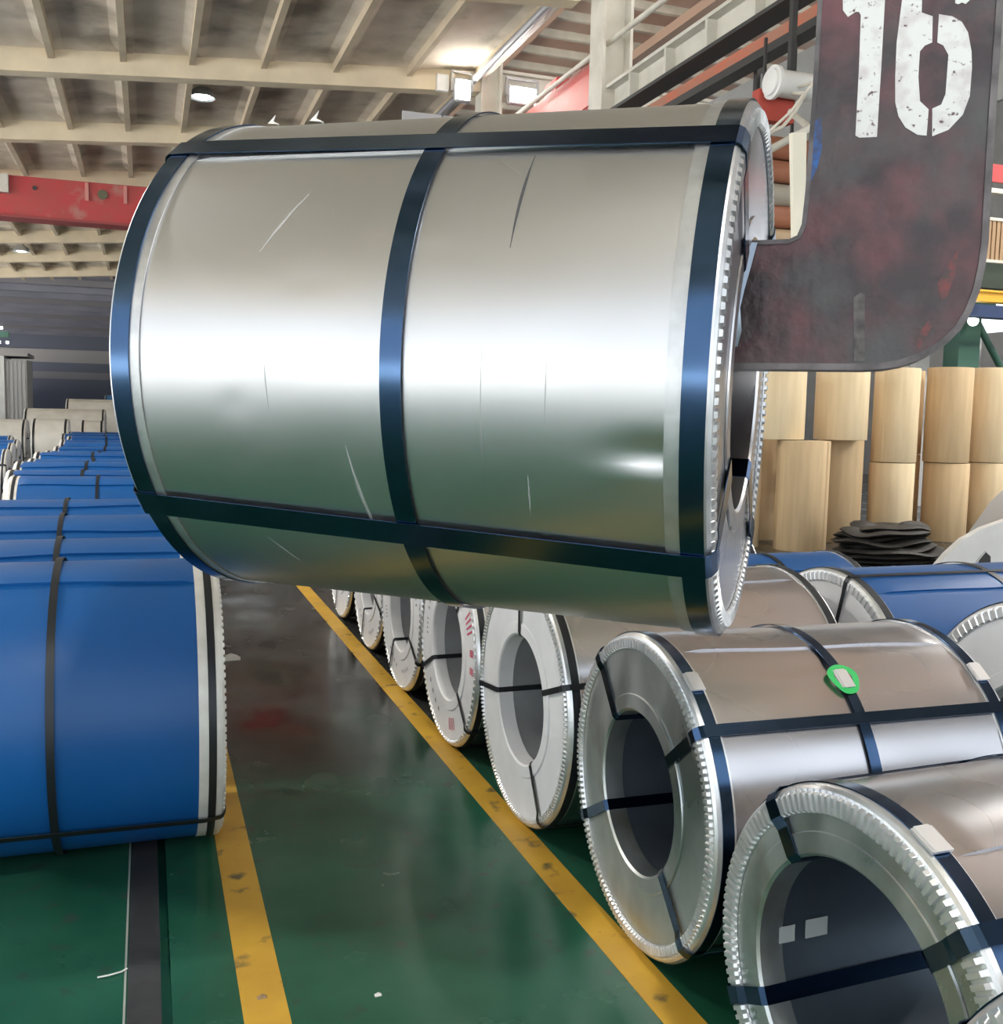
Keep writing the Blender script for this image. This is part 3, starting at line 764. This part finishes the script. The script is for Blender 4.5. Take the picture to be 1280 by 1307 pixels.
# ================================================================== PAPER ROLLS, RUBBER HEAPS, WHITE PLATE
GP = 'paper rolls stacked upright by the right wall'
def paper_roll(label, x, Y, dia, z0, z1, m=paper):
    t = thing('paper_roll', label, 'roll', (x, Y, z0), random.random()*6, GP)
    rr = dia/2; h = z1-z0
    lathe_z('sheet', [(rr-.006, .0), (rr, .008), (rr, h-.008), (rr-.006, h)], m, t, 44)
    lathe_z('end', [(.04, h), (rr-.005, h-.001), (rr-.005, h-.004)], paper_end, t, 44)
    lathe_z('core', [(.045, h-.3), (.045, h+.004), (.04, h+.004), (.04, h-.3)], tanpipe, t, 14)
    # loose outer wrap edge
    V = []
    for z in (.01, h-.01):
        for a in (0, .05): V.append(((rr+.004*(a == 0))*math.cos(a), (rr+.004*(a == 0))*math.sin(a), z))
    obj('wrap_edge', V, [(0, 1, 3, 2)], m, t)
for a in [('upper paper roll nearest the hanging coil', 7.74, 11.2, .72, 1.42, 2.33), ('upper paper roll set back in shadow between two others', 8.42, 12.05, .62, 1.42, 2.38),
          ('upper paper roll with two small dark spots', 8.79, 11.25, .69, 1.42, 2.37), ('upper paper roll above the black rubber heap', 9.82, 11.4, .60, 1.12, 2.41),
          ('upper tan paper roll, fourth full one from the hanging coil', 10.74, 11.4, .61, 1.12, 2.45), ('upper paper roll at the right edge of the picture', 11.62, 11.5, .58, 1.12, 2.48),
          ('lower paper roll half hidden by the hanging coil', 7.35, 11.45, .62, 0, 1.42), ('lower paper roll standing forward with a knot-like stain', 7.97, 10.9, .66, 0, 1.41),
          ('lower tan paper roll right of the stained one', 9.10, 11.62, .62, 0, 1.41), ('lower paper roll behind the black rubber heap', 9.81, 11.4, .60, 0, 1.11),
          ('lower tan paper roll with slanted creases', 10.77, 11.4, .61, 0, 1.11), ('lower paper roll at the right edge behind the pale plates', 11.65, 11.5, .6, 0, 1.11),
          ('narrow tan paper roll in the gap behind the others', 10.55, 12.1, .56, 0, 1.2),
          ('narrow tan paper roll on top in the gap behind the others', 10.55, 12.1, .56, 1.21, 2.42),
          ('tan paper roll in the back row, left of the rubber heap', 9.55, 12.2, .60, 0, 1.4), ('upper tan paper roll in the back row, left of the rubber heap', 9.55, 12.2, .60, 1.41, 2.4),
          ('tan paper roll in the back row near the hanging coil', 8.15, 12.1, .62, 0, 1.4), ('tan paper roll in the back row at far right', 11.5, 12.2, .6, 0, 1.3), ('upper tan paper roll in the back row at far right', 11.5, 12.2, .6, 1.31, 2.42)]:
    paper_roll(*a, m=paper_d if 'tan' in a[0] or 'shadow' in a[0] else paper)  # the set-back roll takes the darker paper as painted shade

def rubber_heap(label, cx, cy, rx_, ry_, n, seed):
    rnd = random.Random(seed)
    t = thing('rubber_heap', label, 'heap', (cx, cy, 0))
    for i in range(n):
        z = .035 + i*.055; sx = rx_*(1-.35*(i/n)**1.5)+rnd.uniform(-.04, .04); sy = ry_*(1-.35*(i/n)**1.5)
        ox, oy = rnd.uniform(-.06, .06), rnd.uniform(-.06, .06)
        V, Fc = [], []
        N, M = 36, 8
        for k in range(N):
            a = 2*math.pi*k/N; wv = .02*math.sin(3*a+i)+.014*math.sin(5*a+2*i)
            for q in range(M):
                b = 2*math.pi*q/M; tr = .16+.05*math.sin(2*a+i)
                V.append((ox+math.cos(a)*(sx-tr+tr*math.cos(b)), oy+math.sin(a)*(sy-tr+tr*math.cos(b)), z+wv*(i > 0)+.034*math.sin(b)))
        for k in range(N):
            for q in range(M):
                Fc.append((k*M+q, ((k+1) % N)*M+q, ((k+1) % N)*M+(q+1) % M, k*M+(q+1) % M))
        obj('rubber_loop', V, Fc, rubber, t, True)
    return t
rubber_heap('heap of black rubber belting in front of the paper rolls', 8.35, 9.75, .72, .5, 8, 1)
rubber_heap('lower black rubber heap beside the pale plates', 9.42, 9.05, .48, .40, 6, 5)

wp = thing('curved_plate', 'white curved plate with a dark slot at the right edge', 'plate', (8.1, 8.2, 0))
def bent_sheet(name, pts, y0, y1, th, material, parent):
    V, Fc = [], []
    for i, (x, z) in enumerate(pts):
        a = Vector(pts[max(i-1, 0)]); b = Vector(pts[min(i+1, len(pts)-1)]); d = (b-a).normalized(); nr = Vector((-d.y, d.x))*th
        V += [(x, y0, z), (x, y1, z), (x+nr.x, y1, z+nr.y), (x+nr.x, y0, z+nr.y)]
    for i in range(len(pts)-1):
        for k in range(4): Fc.append((i*4+k, i*4+(k+1) % 4, i*4+4+(k+1) % 4, i*4+4+k))
    Fc += [(0, 1, 2, 3), tuple(len(pts)*4-4+k for k in (3, 2, 1, 0))]
    return obj(name, V, Fc, material, parent, True)
pl = [(-.46, .16), (-.30, .32), (-.10, .47), (.15, .58), (.45, .66), (.9, .72)]
plate_poly = [(-.46, .0)] + pl + [(.9, 0)]
bmw = plate(plate_poly, -.04, .04); mew = bpy.data.meshes.new('sheet'); bmw.to_mesh(mew); bmw.free(); mew.materials.append(whitepaint)
ow = bpy.data.objects.new('sheet', mew); col.objects.link(ow); ow.parent = wp
obj('slot', *prism([(.06, .15), (.10, .26), (.19, .33), (.26, .28), (.27, .15)], -.046, -.041), darksteel, wp)
obj('slot_edge', *prism([(.02, .14), (.10, .27), (.19, .345), (.19, .33), (.11, .25), (.05, .14)], -.05, -.042), greypaint, wp)
gp = thing('metal_hood', 'pale grey metal hood leaning behind the white curved plate', 'hood', (8.95, 8.75, 0))
bent_sheet('sheet', [(-.18, .0), (.0, .40), (.28, .74), (.60, 1.0), (.9, 1.12)], -.3, .3, .03, greypaint, gp)
bent_sheet('edge_strip', [(-.2, .0), (-.02, .41), (.26, .76), (.58, 1.02)], -.33, -.3, .04, whitepaint, gp)

# things seen behind and beside the hook
gc = thing('green_column', 'dark green steel column right of the hook tip with a brace', 'column', (15.3, 16, 0))
box('shaft', (-.26, .26, -.2, .2, 0, 4.0), greensteel, gc)
tube('brace', [(.2, -.1, 3.75), (1.1, -.1, 2.6)], .07, greensteel, gc)
box('cap', (-.4, .5, -.3, .3, 3.9, 4.05), greensteel, gc)
w1 = thing('white_post', 'pale post pair beside the green column', 'post', (15.0, 16.4, 0))
box('post', (-.5, -.2, -.1, .1, 0, 3.4), greypaint, w1); box('post', (.75, 1.1, -.1, .1, 0, 3.6), greypaint, w1)
yb = thing('yellow_beam', 'yellow gantry beam at the right edge above the paper rolls', 'beam', (0, 15.2, 3.98))
box('web', (14.4, 19, -.1, .1, 0, .17), yellowsteel, yb); box('flange', (14.4, 19, -.15, .15, .17, .21), yellowsteel, yb)
nb = thing('navy_beam', 'dark blue beam under the yellow gantry beam', 'beam', (0, 14.8, 3.66))
box('web', (13.9, 19, -.08, .08, 0, .2), navysteel, nb); box('flange', (13.9, 19, -.12, .12, -.03, 0), navysteel, nb)
gb = thing('green_girder', 'dark green girder above the yellow gantry beam', 'beam', (0, 15.6, 4.3))
box('web', (14.3, 19, -.1, .1, 0, .5), mat('deep_green', (.05, .07, .05), .6), gb); box('flange', (14.3, 19, -.16, .16, .5, .56), greensteel, gb)
def spot(label, x, y, z, s):
    t = thing('work_lamp', label, 'lamp', (x, y, z))
    lathe_z('lens', [(.001, .03), (s*.7, .02), (s, 0)], lamp_small, t, 18).rotation_euler = (R(90), 0, R(-44))
    lathe_z('housing', [(s*1.05, .0), (s*1.1, -.04), (s*.6, -.16), (.001, -.18)], lamp_body, t, 18).rotation_euler = (R(90), 0, R(-44))
spot('round work lamp shining right of the hook corner', 15.08, 15.52, 3.66, .095)
spot('small work lamp shining above the yellow gantry beam', 14.73, 15.34, 4.575, .065)
bs = thing('brown_screen', 'ribbed brown screen at the right edge beside the hook', 'screen', (13.7, 14.1, 4.5))
for k in range(9): box('slat', (k*.1, k*.1+.07, 0, .04, .05, .72), brownsheet, bs)
box('rail', (0, .95, -.02, .06, 0, .05), creamsteel, bs); box('rail', (0, .95, -.02, .06, .72, .77), creamsteel, bs)
rbm = thing('red_beam', 'short red beam high beside the hook at the right edge', 'beam', (13.7, 14.1, 5.88))
box('web', (0, 2.4, 0, .06, 0, .3), redsteel, rbm); box('flange', (0, 2.4, -.05, .1, -.2, -.12), creamsteel, rbm)

mo = thing('hoist_motor', 'off-white hoist motor with cables and a cream board, behind the hook shank', 'motor', (6.2, 9.0, 5.05))
for nm, pr in (('casing', [(.001, -.26), (.13, -.25), (.135, .22), (.10, .26), (.001, .27)]), ('flange', [(.10, -.22), (.165, -.22), (.165, -.18), (.10, -.18)])):
    q = lathe_z(nm, pr, whitepaint, mo, 24); q.rotation_euler = (0, R(90), 0)
box('hanger', (-.03, .03, -.03, .03, .1, 1.1), darksteel, mo)
box('arm', (-.05, .74, -.04, .04, 1.04, 1.10), darksteel, mo)
def mtube(nm, pts, r_, mt_): tube(nm, [(x-6.2, y-9.0, z-5.05) for x, y, z in pts], r_, mt_, mo)
mtube('cable', [(6.22, 8.9, 5.0), (6.12, 8.5, 4.92), (6.02, 8.5, 4.80), (5.88, 8.5, 4.62), (5.64, 8.5, 4.40)], .014, cablem)
mtube('cable', [(6.2, 8.95, 4.95), (6.10, 8.6, 4.84), (6.0, 8.6, 4.66), (5.86, 8.6, 4.5), (5.6, 8.6, 4.36)], .018, cablem)
mtube('bracket_arm', [(5.5, 8.3, 4.16), (5.95, 8.3, 4.42), (6.15, 8.9, 4.75)], .035, creamsteel)
hbd = obj('hanger_board', *prism([(5.555, 4.26), (5.71, 4.28), (5.76, 3.0), (5.655, 3.0)], 8.0, 8.05), mat('cream_board', (.74, .70, .58), .6), mo); hbd.location = (-6.2, -9.0, -5.05); hbd['label'] = 'tall cream board'
box('red_bracket', (-.28, .15, .13, .25, -.33, -.03), mat('bracket_red', (.42, .06, .04), .6), mo)
pr = thing('pipe_rack', 'rack of brown pipes seen between coil end and hook', 'rack', (6.62, 10, 0))
for k, (z, mt) in enumerate([(3.15, tanpipe), (3.42, tanpipe), (3.70, tanpipe), (3.96, rustpipe), (4.20, mat('grey_pipe', (.34, .30, .24), .6)), (4.46, rustpipe), (4.72, rustpipe)]):
    tube('pipe', [(-.6, .0, z), (.6, .1, z+.03)], .125, mt, pr, 14)
box('backing', (-.62, .62, .25, .3, 3.0, 4.70), mat('rack_brown', (.17, .10, .07), .8), pr)
box('hanger', (.45, .48, .2, .23, 4.6, 5.98), darksteel, pr); box('hanger', (.05, .08, .2, .23, 4.6, 5.98), darksteel, pr)

# litter on the floor
def litter(label, x, y, s, material, pts=None, cat='litter', name='floor_litter'):
    V = [(-.5, -.35, 0), (.5, -.3, 0), (.55, .3, .01), (.1, .4, .22), (-.5, .3, .05), (0, 0, .3), (.35, .05, .2)]
    V = [(a*s, b*s, c*s+.001) for a, b, c in V]
    o = obj(name, V, [(0, 1, 6, 5), (1, 2, 6), (6, 2, 3), (5, 6, 3), (4, 5, 3), (0, 5, 4), (0, 4, 3, 2, 1)], material)
    o.location = (x, y, .0)
    return tag(o, label, cat)
litter('crumpled pale paper on the floor just past the nearest blue coil', .50, 6.75, .13, mat('torn_paper', (.75, .74, .70), .8), name='crumpled_paper')
litter('small brown pebble on the left yellow line', .286, 2.745, .028, mat('pebble_brown', (.30, .20, .10), .8), cat='pebble', name='pebble')
q = tube('wire_offcut', [(-.155, 2.985, .004), (-.125, 2.98, .008), (-.09, 2.995, .005), (-.075, 3.01, .004)], .0025, mat('torn_paper', (.75, .74, .70), .8)); tag(q, 'short pale wire offcut left of the floor rail', 'wire')
litter('tiny pale crumb on the green floor between the yellow lines', .60, 2.66, .02, mat('torn_paper', (.75, .74, .70), .8), cat='crumb', name='paper_crumb')
